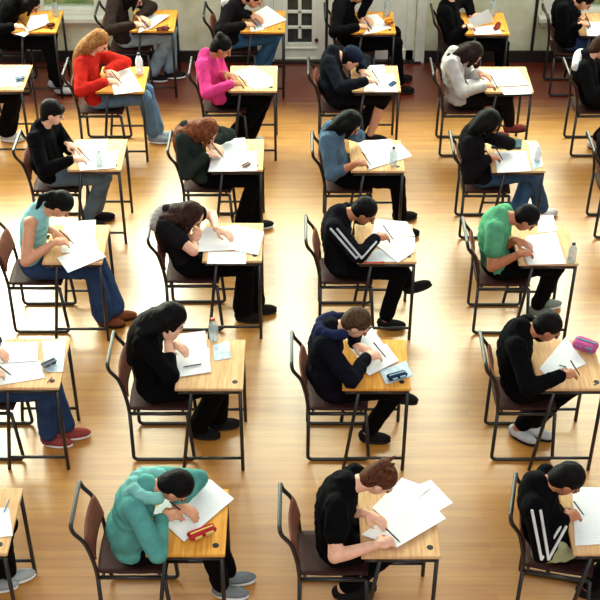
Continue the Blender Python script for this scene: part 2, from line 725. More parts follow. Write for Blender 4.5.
def hand_low(wrist, d, n, curl):
    d = d.normalized()
    n = (n - d * n.dot(d)).normalized()
    p = wrist + d * 0.083
    q = p + (d * math.cos(curl) - n * math.sin(curl)) * 0.04
    r = q + (d * math.cos(2.1 * curl) - n * math.sin(2.1 * curl)) * 0.04
    return min(p.z - 0.018, q.z - 0.009, r.z - 0.009, wrist.z - 0.03)


def hand(acc, wrist, d, n, side, curl):
    d = d.normalized()
    n = (n - d * n.dot(d)).normalized()
    t = n.cross(d) * side
    acc.ell(wrist + d * 0.048, (0.052, 0.040, 0.017), (d, t, n), 12, 8)
    acc.cap(wrist - d * 0.01, wrist + d * 0.03, 0.025, 0.024)
    for off, ln in ((0.029, 0.070), (0.010, 0.080), (-0.010, 0.074), (-0.029, 0.058)):
        p = wrist + d * 0.083 + t * off
        c1 = curl
        q = p + (d * math.cos(c1) - n * math.sin(c1) + t * off * 1.5) * (ln * 0.5)
        r = q + (d * math.cos(2.1 * c1) - n * math.sin(2.1 * c1)) * (ln * 0.5)
        acc.cap(p, q, 0.0095, 0.009, 8)
        acc.cap(q, r, 0.009, 0.0078, 8)
    p = wrist + d * 0.025 + t * 0.03
    q = p + (d * 0.62 + t * 0.6 - n * 0.35) * 0.042
    r = q + (d * 0.92 - t * 0.12 - n * 0.3) * 0.036
    acc.cap(p, q, 0.013, 0.0105, 8)
    acc.cap(q, r, 0.0105, 0.0085, 8)


SKIN = {'fair': (226, 172, 144), 'mid': (206, 146, 112), 'tan': (178, 112, 78), 'dark': (128, 76, 52)}


def fabric(rgb):
    n2 = tuple(max(0, int(v * 0.82)) for v in rgb)
    return mat('cloth_%d_%d_%d' % rgb, rgb, 0.9, spec=0.05, noise=n2, bump=0.35, scale=9)


def hairmat(rgb):
    n2 = tuple(max(0, int(v * 0.55)) for v in rgb)
    return mat('hair_%d_%d_%d' % rgb, rgb, 0.65, spec=0.1, noise=n2, bump=0.5, scale=55)


def make_person(P):
    """P: spec in photo pixels, y0 = plane of the body, cx = seat centre, floor z = 0"""
    cx, y0 = P['cx'], P['y0']
    sh = ony(P['sh'][0], P['sh'][1], y0 - 0.16)
    pel = Vector((min(max(sh.x - 0.05, cx - 0.05), cx - 0.012) + P.get('px', 0.0), y0, 0.565))
    S = Vector((sh.x, y0, sh.z))
    d = S - pel
    L = min(max(d.length, 0.40), 0.47)
    S = pel + d.normalized() * L
    S.x = max(S.x, cx - P.get('smin', 0.165))
    hd = ony(P['head'][0], P['head'][1], y0 + P.get('hy', 0.0))
    neck = S + (S - pel).normalized() * 0.022 + Vector((0.022, 0, 0.0))
    d = hd - neck
    L = min(max(d.length, 0.155), 0.225)
    hd = neck + d.normalized() * L
    # torso curve
    ax = (S - pel).normalized()
    back = Vector((-ax.z, 0, ax.x))
    ctl = (pel + S) / 2 + back * P.get('hunch', 0.05)
    Y = Vector((0, 1, 0))

    def spine(t):
        p = pel * (1 - t) ** 2 + ctl * (2 * t * (1 - t)) + S * t * t
        g = ((ctl - pel) * (1 - t) + (S - ctl) * t).normalized()
        return p, g
    wid = P.get('wid', 1.0)
    prof = [(0.0, .158, .100), (.12, .155, .098), (.25, .140, .094), (.4, .135, .096), (.55, .145, .102), (.7, .152, .106), (.84, .142, .096), (.96, .110, .076)]

    def torso(acc, infl, t0=0.0, t1=1.0):
        for t, w, dp in prof:
            if t0 <= t <= t1:
                c, g = spine(t)
                acc.ell(c, (w * wid + infl, dp * wid + infl, 0.075), (Y, Y.cross(g).normalized(), g), 18, 10)
    tw = P.get('twist', 0.38)
    sv = Vector((math.sin(tw), math.cos(tw), 0)) * 0.142 * wid
    sn, sf = S - sv - ax * 0.02, S + sv - ax * 0.045
    sn, sf = sn + Vector((0.015, 0, 0)), sf + Vector((0.015, 0, 0))
    # arms
    UA, FA = 0.285, 0.245
    arms = []
    for side, s, key in ((1, sn, 'hn'), (-1, sf, 'hf')):
        h = P[key]
        sg = -1 if side == 1 else 1
        if h[0] == 'face':       # hand propping the head
            tgt = hd + P['hv'][0] * 0.055 + Y * (sg * 0.075) - P['hv'][1] * 0.06
            hdir = (P['hv'][1] * 0.9 + Vector((-.15, 0, 0.2))).normalized()
            wrist = tgt - hdir * 0.055
            nrm = Vector((0.3, sg * 1.0, 0))
            curl = 0.7
            pole = Vector((wrist.x + 0.05, y0 + sg * 0.35, 0.5))
        elif h[0] == 'at':       # hand centre on a plane beside the body: pixel x, y, offset in y
            tgt = ony(h[1], h[2], y0 + h[3])
            hdir = Vector(h[4] if len(h) > 4 else (0.8, -sg * 0.3, 0.3)).normalized()
            wrist = tgt - hdir * 0.06
            nrm = Vector((-hdir.z, 0, hdir.x)) if abs(hdir.z) < 0.8 else Vector((0, sg, 0))
            curl = 0.8
            pole = s + Vector((0.05, sg * 0.25, -0.4))
        else:
            tgt = onz(h[0], h[1], DZ + 0.046)
            hdir = Vector(h[2] if len(h) > 2 else (0.85, -sg * 0.42, -0.12)).normalized()
            wrist = tgt - hdir * 0.06
            nrm = Vector((0, 0, 1)) if side == -1 else Vector((-0.1, -0.35, 1))
            curl = 0.62 if side == 1 else 0.4
            low = hand_low(wrist, hdir, nrm, curl)
            if low < DZ + 0.017:
                wrist = wrist + Vector((0, 0, DZ + 0.017 - low))
            pole = s + Vector((0.02, sg * 0.3, -0.35))
        if side == 1 and 'el' in P:
            pole = ony(P['el'][0], P['el'][1], y0 - 0.26)
        e, w = ik(s, wrist, UA, FA, pole)
        if h[0] != 'face':       # keep the forearm above the desk edge
            xe = P['dx'] - DW / 2 - 0.02
            for _ in range(40):
                t_ = min(1.0, max(0.0, (xe - e.x) / max(1e-4, w.x - e.x)))
                if e.z * (1 - t_) + w.z * t_ > DZ + (0.072 if P.get('sleeve', 'long') == 'long' else 0.058):
                    break
                pole = pole + Vector((-0.03, sg * 0.05, 0.05))
                e, w = ik(s, wrist, UA, FA, pole)
            else:
                if t_ < 0.9:
                    e.z = min(s.z, (DZ + 0.074 - w.z * t_) / (1 - t_))
        elif h[0] == 'face' and e.x > P['dx'] - DW / 2 - 0.05 and e.z < DZ + 0.082:
            e.z = DZ + 0.082
        arms.append((side, s, e, w, hdir, nrm, curl))
    # legs
    legs = []
    TL, CL = 0.44, 0.445
    for side, key in ((1, 'fn'), (-1, 'ff')):
        sg = -1 if side == 1 else 1
        hip = pel + Vector((0.01, sg * 0.080, -0.012))
        ft = P.get(key)
        toe = Vector((1, sg * 0.12, 0)).normalized()
        if ft is None:
            c = Vector((pel.x + 0.50, y0 + sg * 0.12, 0.085))
        elif ft[0] == 'y':
            c = ony(ft[1], ft[2], y0 + ft[3])
            toe = Vector(ft[4] if len(ft) > 4 else (0.92, 0, -0.3)).normalized()
            c = c - toe * 0.06 + Vector((0, 0, 0.03))
        else:
            c = onz(ft[0], ft[1], 0.045)
            if len(ft) > 2:
                toe = Vector(ft[2]).normalized()
            c = c - toe * 0.06
            lim = 0.165 if c.x > cx + 0.32 else 0.105
            c.y = min(max(c.y, P['dy'] - lim), P['dy'] + lim)
            c.z = 0.085
        kpole = hip + Vector((0.6, sg * 0.08 + P.get('ky', 0) * 1.0, 0.5))
        k, c = ik(hip, c, TL, CL, kpole)
        if k.z > DZ - 0.135:          # keep knees below the desk
            k.z = DZ - 0.135
        k.z = max(k.z, 0.553)
        if ft is None or ft[0] != 'y':
            k.y = min(max(k.y, P['dy'] - 0.13), P['dy'] + 0.13)
        legs.append((side, hip, k, c, toe))
    # ---- head frame
    f, u = P['hv']
    sd = Y.copy() if abs(f.y) < 0.001 else u.cross(f).normalized()
    HS = 0.925
    A = (f * HS, sd * HS, u * HS)

    def hp(a, s_, c):
        return hd + (f * a + sd * s_ + u * c) * HS
    skin = mat('skin_' + P.get('skin', 'mid'), SKIN[P.get('skin', 'mid')], 0.55, spec=0.35, noise=tuple(int(v * .93) for v in SKIN[P.get('skin', 'mid')]), scale=30)
    lips = mat('lips', (158, 84, 74), 0.5)
    B = MB()
    torso(B, -0.006)
    B.cap(spine(0.9)[0], neck, 0.066, 0.052)
    B.cap(neck - ax * 0.02, hp(-0.025, 0, -0.04), 0.052, 0.052)
    B.ell(hp(-0.012, 0, 0.022), (0.094, 0.073, 0.092), A, 18, 12)
    B.ell(hp(0.018, 0, -0.035), (0.066, 0.060, 0.070), A, 16, 10)
    B.ell(hp(0.034, 0, -0.078), (0.038, 0.036, 0.026), A, 12, 8)
    B.cap(hp(0.080, 0, 0.012), hp(0.100, 0, -0.024), 0.010, 0.014, 8)
    B.cap(hp(0.068, -0.012, -0.056), hp(0.068, 0.012, -0.056), 0.013, 0.013, 8)
    for s_ in (-1, 1):
        B.ell(hp(-0.006, s_ * 0.074, -0.008), (0.019, 0.010, 0.032), A, 10, 8)
        B.ell(hp(0.070, s_ * 0.032, 0.022), (0.016, 0.024, 0.010), A, 10, 6)
    for side, s, e, w, hdir, nrm, curl in arms:
        B.cap(spine(0.88)[0] + (s - S) * 0.5, s, 0.058, 0.054)
        B.cap(s, e, 0.048, 0.039)
        fa = (w - e)
        B.cap(e, e + fa * 0.3, 0.038, 0.040)
        B.cap(e + fa * 0.3, w, 0.040, 0.026)
        hand(B, w, hdir, nrm, side, curl)
    for side, hip, k, c, toe in legs:
        B.cap(hip, k, 0.074, 0.052)
        sh_ = c - k
        B.cap(k, k + sh_ * 0.3, 0.050, 0.053)
        B.cap(k + sh_ * 0.3, c, 0.053, 0.036)
        B.cap(c + Vector((0, 0, -0.025)), c + toe * 0.12 - Vector((0, 0, 0.045)), 0.032, 0.024)
    body = B.fuse('person', [skin, lips], voxel=0.0072, smooth=3)
    me = body.data
    # lips as a material zone of the face
    ctrm = hp(0.084, 0, -0.056)
    for pl in me.polygons:
        q = pl.center - ctrm
        if q.length < 0.03 and abs(q.dot(u)) < 0.009 and abs(q.dot(sd)) < 0.022:
            pl.material_index = 1
    # shift origin to the seat base
    base = Vector((cx, y0, 0.0))
    me.transform(Matrix.Translation(-base))
    body.location = base

    def kid(acc, name, m, voxel=0.009, smooth=4, parent=body, fold=0.0):
        o = acc.fuse(name, m, None, voxel, smooth)
        if fold:                      # creases of the cloth
            off = Vector((cx * 3.1, 5.0, y0 * 1.7))
            cn = [(v.co.copy(), v.normal.copy()) for v in o.data.vertices]
            flat = []
            for p_, n_ in cn:
                q = p_ * 11.0 + off
                n1 = noise.noise(Vector((q.x * 1.5, q.y * 1.5, q.z * 0.6)))
                n2 = noise.noise(q * 2.3)
                flat += list(p_ + n_ * (fold * (0.6 - 2.2 * abs(n1)) + fold * 0.35 * n2))
            o.data.vertices.foreach_set('co', flat)
            o.data.update()
        o.data.transform(Matrix.Translation(-base))
        o.parent = parent
        return o
    for s_ in (-1, 1):
        E = MB()
        E.ell(hp(0.077, s_ * 0.031, 0.004), (0.011, 0.014, 0.0085), A, 10, 6)
        o = E.build('eye', mat('eye_dark', (30, 22, 20), 0.2))
        o.data.transform(Matrix.Translation(-base))
        o.parent = body
        E = MB()
        E.cap(hp(0.084, s_ * 0.018, 0.026), hp(0.074, s_ * 0.048, 0.026), 0.0045, 0.0035, 8)
        o = E.build('eyebrow', hairmat(P['hairc']))
        o.data.transform(Matrix.Translation(-base))
        o.parent = body
    # ---- top
    tm = fabric(P['top'])
    T = MB()
    torso(T, 0.014, 0.0 if P.get('hem', 1) else 0.1, 1.0)
    T.cap(spine(0.92)[0], S + ax * 0.024 - back * 0.008, 0.090, 0.068)
    slv = P.get('sleeve', 'long')
    for side, s, e, w, hdir, nrm, curl in arms:
        if slv == 'none':
            T.cap(S + ax * 0.02 + (s - S) * 0.3, S + (s - S) * 0.55, 0.04, 0.045)
            continue
        T.cap(spine(0.86)[0] + (s - S) * 0.45, s - ax * 0.01, 0.084, 0.068)
        if slv == 'short':
            T.cap(s, s + (e - s) * 0.55, 0.070, 0.070)
        else:
            T.cap(s, e, 0.066, 0.057)
            fa = w - e
            T.cap(e, e + fa * (0.5 if slv == 'three' else 0.92), 0.058, 0.045)
    if P.get('loose'):
        c, g = spine(0.25)
        T.ell(c, (.18, .14, .15), (Y, Y.cross(g).normalized(), g), 18, 10)
    if slv == 'long':
        T.ell(pel + Vector((0.01, 0, 0.0)), (.135, .182, .094), None, 20, 10)
    top = kid(T, P.get('topname', 'jacket'), tm, 0.0105, 10, fold=P.get('fold', 0.006))
    if P.get('hood'):
        H = MB()
        hb = S + ax * 0.01 + back * 0.06
        for k in range(9):
            a = PI * (k / 8 - 0.5) * 1.25
            q = hb + Y * (math.sin(a) * 0.10) - back * (0.10 * (1 - math.cos(a))) + ax * 0.02
            H.ell(q, (0.045, 0.042, 0.036), None, 10, 8)
        H.ell(hb - ax * 0.05 + back * 0.012, (0.05, 0.085, 0.075), (back, Y, ax), 12, 8)
        kid(H, 'hood', fabric(P['hood']), 0.009, 10, parent=top, fold=0.005)
    if P.get('stripe'):
        Q = MB()
        side, s, e, w, *_ = arms[0]
        off = Vector((0.0, -0.064, 0.026))
        for dx in (-0.022, 0.022):
            o_ = off + Vector((dx, 0, 0))
            Q.cap(s + o_ * 1.05, e + o_ * 0.88, 0.0085, 0.0085, 8)
            Q.cap(e + o_ * 0.88, e + (w - e) * 0.85 + o_ * 0.72, 0.0085, 0.0085, 8)
        o = Q.build('sleeve_stripe', fabric(P['stripe']))
        o.data.transform(Matrix.Translation(-base))
        o.parent = top
    if P.get('yoke'):
        Q = MB()
        for k in range(9):
            a = (k / 8 - 0.5) * 2
            q = S + sv * a * 1.02 + ax * (0.052 - 0.05 * a * a) + back * 0.045
            Q.ell(q, (0.045, 0.03, 0.045), None, 10, 8)
        kid(Q, 'shoulder_panel', fabric(P['yoke']), 0.009, parent=top)
    # ---- trousers
    R = MB()
    R.ell(pel + Vector((0.02, 0, -0.012)), (.14, .176, .090), None, 20, 10)
    for t, w_, dp in prof[:2]:
        c, g = spine(t)
        R.ell(c, (w_ * wid + .012, dp * wid + .010, 0.075), (Y, Y.cross(g).normalized(), g), 18, 10)
    ft_ = P.get('fat', 1.0)
    for side, hip, k, c, toe in legs:
        R.cap(hip, k, 0.090 * min(ft_, 1.03), 0.072 * ft_)
        shn = c - k
        if P.get('bare') and side == 1:
            R.cap(k, k + shn * 0.2, 0.066, 0.064)
        else:
            R.cap(k, k + shn * 0.9, 0.066 * ft_, P.get('flare', 0.058))
    kid(R, 'skirt' if P.get('skirtname') else 'trousers', fabric(P['legs']), 0.0100, 6, fold=0.005)
    if P.get('tail'):        # pale shirt tail hanging over the hip
        Q = MB()
        Q.ell(pel + Vector((-0.06, -0.168, 0.075)), (0.11, 0.040, 0.095), None, 16, 10)
        Q.ell(pel + Vector((0.02, -0.155, 0.04)), (0.08, 0.035, 0.060), None, 16, 10)
        kid(Q, 'shirt_tail', fabric(P['tail']), 0.009, 6, parent=top, fold=0.006)
    # ---- shoes
    shc = P.get('shoe', (30, 28, 28))
    for side, hip, k, c, toe in legs:
        upv = Vector((0, 0, 1)) - toe * toe.z
        upv.normalize()
        lt = upv.cross(toe)
        ax3 = (toe, lt, upv)
        Z = MB()
        Z.ell(c + toe * 0.055 - upv * 0.040, (0.112, 0.042, 0.036), ax3, 16, 10)
        Z.ell(c - toe * 0.005 - upv * 0.030, (0.062, 0.041, 0.050), ax3, 14, 10)
        sh_o = kid(Z, 'shoe', fabric(shc), 0.0075, 2)
        Z = MB()
        Z.ell(c + toe * 0.053 - upv * 0.066, (0.118, 0.046, 0.018), ax3, 16, 8)
        kid(Z, 'sole', fabric(P.get('sole', (40, 36, 34))), 0.0075, 2, parent=sh_o)
    # ---- hair
    hm = hairmat(P['hairc'])
    G = MB()
    st = P.get('hair', 'short')
    G.ell(hp(-0.024, 0, 0.040), (0.098, 0.084, 0.088), A, 18, 12)
    G.ell(hp(-0.052, 0, -0.005), (0.066, 0.080, 0.085), A, 16, 10)
    G.ell(hp(-0.062, 0, -0.062), (0.042, 0.060, 0.050), A, 14, 8)
    gv = Vector((0, 0, -1))
    if st in ('long', 'bob', 'back'):
        for s_ in (-1, 1):
            p0 = hp(-0.03, s_ * 0.068, 0.01)
            p1 = hp(-0.045, s_ * 0.066, -0.08) + gv * 0.02
            G.cap(p0, p1, 0.048, 0.044)
            G.cap(hp(-0.07, s_ * 0.03, 0.0), neck + back * 0.045 + Y * (s_ * 0.035), 0.055, 0.04)
        if st in ('long', 'back'):
            c0, c1, c2, c3 = hp(-0.045, 0, 0.0), neck + back * 0.085 + Vector((0, 0, 0.05)), S + back * 0.10 - ax * 0.02, S + back * 0.125 - ax * 0.22
            for k in range(13):
                t = k / 12
                q = c0 * (1 - t) ** 3 + c1 * (3 * t * (1 - t) ** 2) + c2 * (3 * t * t * (1 - t)) + c3 * t ** 3
                G.ell(q, (0.070 - 0.028 * t, 0.090 - 0.015 * t, 0.07), (back, Y, ax), 14, 8)
            if st == 'long':
              G.cap(hp(-0.02, -0.060, 0.0), S + Y * -0.075 + back * 0.03 + ax * 0.03, 0.050, 0.045)
            if st == 'long':
              G.cap(S + Y * -0.075 + back * 0.03 + ax * 0.03, S + Y * -0.085 + back * 0.08 - ax * 0.12, 0.045, 0.025)
        # locks on the near cheek
        if st != 'back':
          G.cap(hp(0.03, -0.068, 0.045), hp(0.035, -0.076, -0.06) + gv * 0.03, 0.022, 0.016)
    if st == 'tail':
        p = hp(-0.11, 0, 0.02)
        q = p + Vector((-0.08, -0.03, -0.01))
        G.cap(hp(-0.08, 0, 0.02), p, 0.04, 0.028)
        G.cap(p, q, 0.026, 0.03)
        G.cap(q, q + Vector((-0.05, -0.02, -0.09)), 0.03, 0.012)
    if st in ('bun', 'updo'):
        G.ell(hp(-0.085, 0, 0.10), (0.04, 0.05, 0.035), A, 12, 8)
        if st == 'updo':
            for a_ in (-0.03, 0.0, 0.03):
                G.cap(hp(-0.08, a_, 0.10), hp(-0.055, a_ * 2.2, 0.155), 0.018, 0.008, 8)
    if st == 'fringe':
        G.ell(hp(0.058, 0, 0.055), (0.036, 0.066, 0.036), A, 12, 8)
    kid(G, 'hair', hm, 0.0085, 10 if st in ('long', 'back') else 3, fold=0.004 if st in ('long', 'back', 'updo') else 0.0025)
    if P.get('cap'):
        K = MB()
        K.ell(hp(-0.018, 0, 0.075), (0.108, 0.094, 0.066), A, 18, 10)
        K.ell(hp(0.088, 0, 0.055), (0.066, 0.066, 0.013), A, 14, 8)
        cp = kid(K, 'cap', fabric(P['cap']), 0.008, 2)
    # pen in the writing hand
    pen = None
    if P.get('pen', True) and P['hn'][0] not in ('face',):
        side, s, e, w, hdir, nrm, curl = arms[0]
        g = w + hdir * 0.115 + Vector((0, 0.02, -0.01))
        tip = Vector((g.x + 0.035, g.y + 0.02, DZ + 0.021))
        tl = g + (g - tip).normalized() * 0.075 + Vector((-0.015, -0.01, 0.05))
        K = MB()
        K.cap(tip, tip + (tl - tip) * 0.12, 0.0015, 0.004, 8)
        K.cap(tip + (tl - tip) * 0.12, tl, 0.0045, 0.0045, 8)
        pen = K.build('pen', mat('pen_' + P.get('penc', 'black'), {'black': (22, 22, 26), 'blue': (40, 60, 130), 'white': (225, 225, 222)}[P.get('penc', 'black')], 0.35))
    return body, pen


# ------------------------------------------------------------------ small things
M_PAPER = []


def paper_material(name, rgb):
    m = bpy.data.materials.new(name)
    m.use_nodes = True
    nt = m.node_tree
    b_ = nt.nodes['Principled BSDF']
    b_.inputs['Roughness'].default_value = 0.75
    b_.inputs['Specular IOR Level'].default_value = 0.25
    uv = nt.nodes.new('ShaderNodeUVMap')
    sp = nt.nodes.new('ShaderNodeSeparateXYZ')
    nt.links.new(uv.outputs['UV'], sp.inputs[0])
    # faint ruled lines inside the margins
    m1 = nt.nodes.new('ShaderNodeMath'); m1.operation = 'MULTIPLY'; m1.inputs[1].default_value = 28.0
    m2 = nt.nodes.new('ShaderNodeMath'); m2.operation = 'FRACT'
    m3 = nt.nodes.new('ShaderNodeMath'); m3.operation = 'LESS_THAN'; m3.inputs[1].default_value = 0.28
    nt.links.new(sp.outputs['Y'], m1.inputs[0]); nt.links.new(m1.outputs[0], m2.inputs[0]); nt.links.new(m2.outputs[0], m3.inputs[0])
    prod = m3.outputs[0]
    for ax_, op, val in (('X', 'GREATER_THAN', 0.1), ('X', 'LESS_THAN', 0.88), ('Y', 'GREATER_THAN', 0.09), ('Y', 'LESS_THAN', 0.9)):
        c = nt.nodes.new('ShaderNodeMath'); c.operation = op; c.inputs[1].default_value = val
        nt.links.new(sp.outputs[ax_], c.inputs[0])
        k = nt.nodes.new('ShaderNodeMath'); k.operation = 'MULTIPLY'
        nt.links.new(prod, k.inputs[0]); nt.links.new(c.outputs[0], k.inputs[1])
        prod = k.outputs[0]
    k = nt.nodes.new('ShaderNodeMath'); k.operation = 'MULTIPLY'; k.inputs[1].default_value = 0.3
    nt.links.new(prod, k.inputs[0])
    mx = nt.nodes.new('ShaderNodeMix'); mx.data_type = 'RGBA'
    mx.inputs['A'].default_value = lin(rgb)
    mx.inputs['B'].default_value = lin((150, 155, 165))
    nt.links.new(k.outputs[0], mx.inputs['Factor'])
    nt.links.new(mx.outputs['Result'], b_.inputs['Base Color'])
    return m


PAPER = {'w': paper_material('white_paper', (218, 219, 220)), 'g': paper_material('grey_white_paper', (200, 205, 208)),
         'blue': mat('blue_book_cover', (22, 66, 76), 0.6, spec=0.1, noise=(16, 50, 62), scale=20),
         'clear': mat('clear_wallet', (190, 204, 212), 0.2, noise=(150, 168, 180), scale=25)}


def sheet(corners, z, label, cat='paper', name='exam_paper', kind='w', th=0.0018, group=None, lift=None, curl=0.0012):
    """a sheet or booklet lying on a desk: four corners, slight curl, real thickness"""
    c = [onz(p[0], p[1], z) for p in corners]
    if lift:
        for q, h in zip(range(4), lift):
            if h:
                c[q] = onz(corners[q][0], corners[q][1], z + h)
    ctr = sum(c, Vector()) / 4
    n = 8
    vs, fs, uvs = [], [], []
    for lay in (0, 1):
        for i in range(n + 1):
            for j in range(n + 1):
                u, w = i / n, j / n
                p = (c[0] * (1 - u) + c[1] * u) * (1 - w) + (c[3] * (1 - u) + c[2] * u) * w
                p = p + Vector((0, 0, curl * (2 * u - 1) ** 2 + curl * 0.5 * math.sin(3 * w) + th * (1 - lay)))
                vs.append(p - ctr)
                uvs.append((u, 1 - w))
    o = (n + 1) ** 2
    for i in range(n):
        for j in range(n):
            a = i * (n + 1) + j
            fs.append((a, a + 1, a + n + 2, a + n + 1))
            fs.append((o + a, o + a + n + 1, o + a + n + 2, o + a + 1))
        for j in (0, n):
            a = i * (n + 1) + j
            b2 = a + n + 1
            fs.append((a, b2, o + b2, o + a))
            a, b2 = j * (n + 1) + i, j * (n + 1) + i + 1
            fs.append((a, o + a, o + b2, b2))
    me = bpy.data.meshes.new(name)
    me.from_pydata([tuple(p) for p in vs], [], fs)
    uvl = me.uv_layers.new(name='UVMap')
    for lp in me.loops:
        uvl.data[lp.index].uv = uvs[lp.vertex_index]
    me.materials.append(PAPER[kind])
    import bmesh
    bm = bmesh.new()
    bm.from_mesh(me)
    bmesh.ops.recalc_face_normals(bm, faces=bm.faces)
    bm.to_mesh(me)
    bm.free()
    ob = bpy.data.objects.new(name, me)
    ob.location = ctr
    COL.objects.link(ob)
    tag(ob, label, cat, group)
    return ob


def bottle(px, py, h, label, body, capc, r=0.032, dz=0.001):
    p = onz(px, py, DZ + dz)
    root = empty('water_bottle', p)
    m = MB()
    m.lathe([(r * .8, 0), (r, 0.008), (r, h * .3), (r * .93, h * .36), (r, h * .42), (r, h * .66), (r * .75, h * .78), (r * .38, h * .88), (r * .36, h * .93)])
    m.build('bottle_body', body, root)
    m = MB()
    m.lathe([(r * .46, h * .915), (r * .46, h * .99), (r * .4, h)])
    m.build('bottle_cap', capc, root)
    tag(root, label, 'bottle')


M_CLEAR = mat('clear_plastic', (196, 212, 214), 0.12, spec=0.6, noise=(150, 172, 178), scale=18)
M_CLEAR.node_tree.nodes['Principled BSDF'].inputs['Alpha'].default_value = 0.5
M_WHITEP = mat('white_plastic', (232, 236, 238), 0.3)
M_REDP = mat('red_plastic', (196, 40, 34), 0.35)
M_DARKP = mat('dark_plastic', (28, 30, 36), 0.35)
M_BLUEP = mat('blue_plastic', (52, 110, 160), 0.35)


def pouch(px, py, L, W, H, rz, label, c1, c2, dz=0.001, name='pencil_case', cat='pencil case'):
    p = onz(px, py, DZ + dz)
    root = empty(name, p, rz)
    m = MB()
    m.cap((-L / 2 + H / 2, -W * .2, H * .5), (L / 2 - H / 2, -W * .2, H * .5), H * .5, H * .46)
    m.cap((-L / 2 + H / 2, W * .2, H * .5), (L / 2 - H / 2, W * .2, H * .48), H * .5, H * .46)
    m.ell((0, 0, H * .5), (L * .46, W * .45, H * .46))
    m.fuse('pouch', fabric(c1), root, 0.005, 3)
    m = MB()
    m.box((0, 0, H * 1.0), (L * .8, 0.008, 0.006))
    m.build('zip', fabric(c2), root, smooth=False)
    m = MB()
    m.box((L * .2, -W * .38, H * .55), (L * .28, 0.02, H * .5))
    m.build('patch', fabric(c2), root, smooth=False)
    m = MB()
    m.box((-L * .2, -W * .38, H * .55), (L * .24, 0.02, H * .4))
    m.build('patch', fabric(c2), root, smooth=False)
    tag(root, label, cat)


def stick(p, q, label, rgb, name='pen', cat='pen', r=0.0045):
    a, c = onz(p[0], p[1], DZ + 0.014), onz(q[0], q[1], DZ + 0.014)
    m = MB()
    d = (c - a)
    m.cap(a, a + d * 0.12, 0.0018, r, 8)
    m.cap(a + d * 0.12, c, r, r, 8)
    o = m.build(name, mat('pen_body_%d_%d_%d' % rgb, rgb, 0.35))
    tag(o, label, cat)


def head_dir(pitch, yaw):
    p, w = math.radians(pitch), math.radians(yaw)
    f = Vector((math.cos(p) * math.cos(w), math.cos(p) * math.sin(w), -math.sin(p)))
    u = Vector((math.sin(p) * math.cos(w), math.sin(p) * math.sin(w), math.cos(p)))
    return f, u

# ------------------------------------------------------------------ the stations
BLK = (8, 8, 10)
NVY = (16, 18, 34)
JEAN = (52, 72, 104)
DJEAN = (46, 66, 102)
LJEAN = (150, 178, 194)
H_BLK = (11, 9, 9)
H_BRN = (64, 38, 24)
H_GIN = (132, 70, 34)
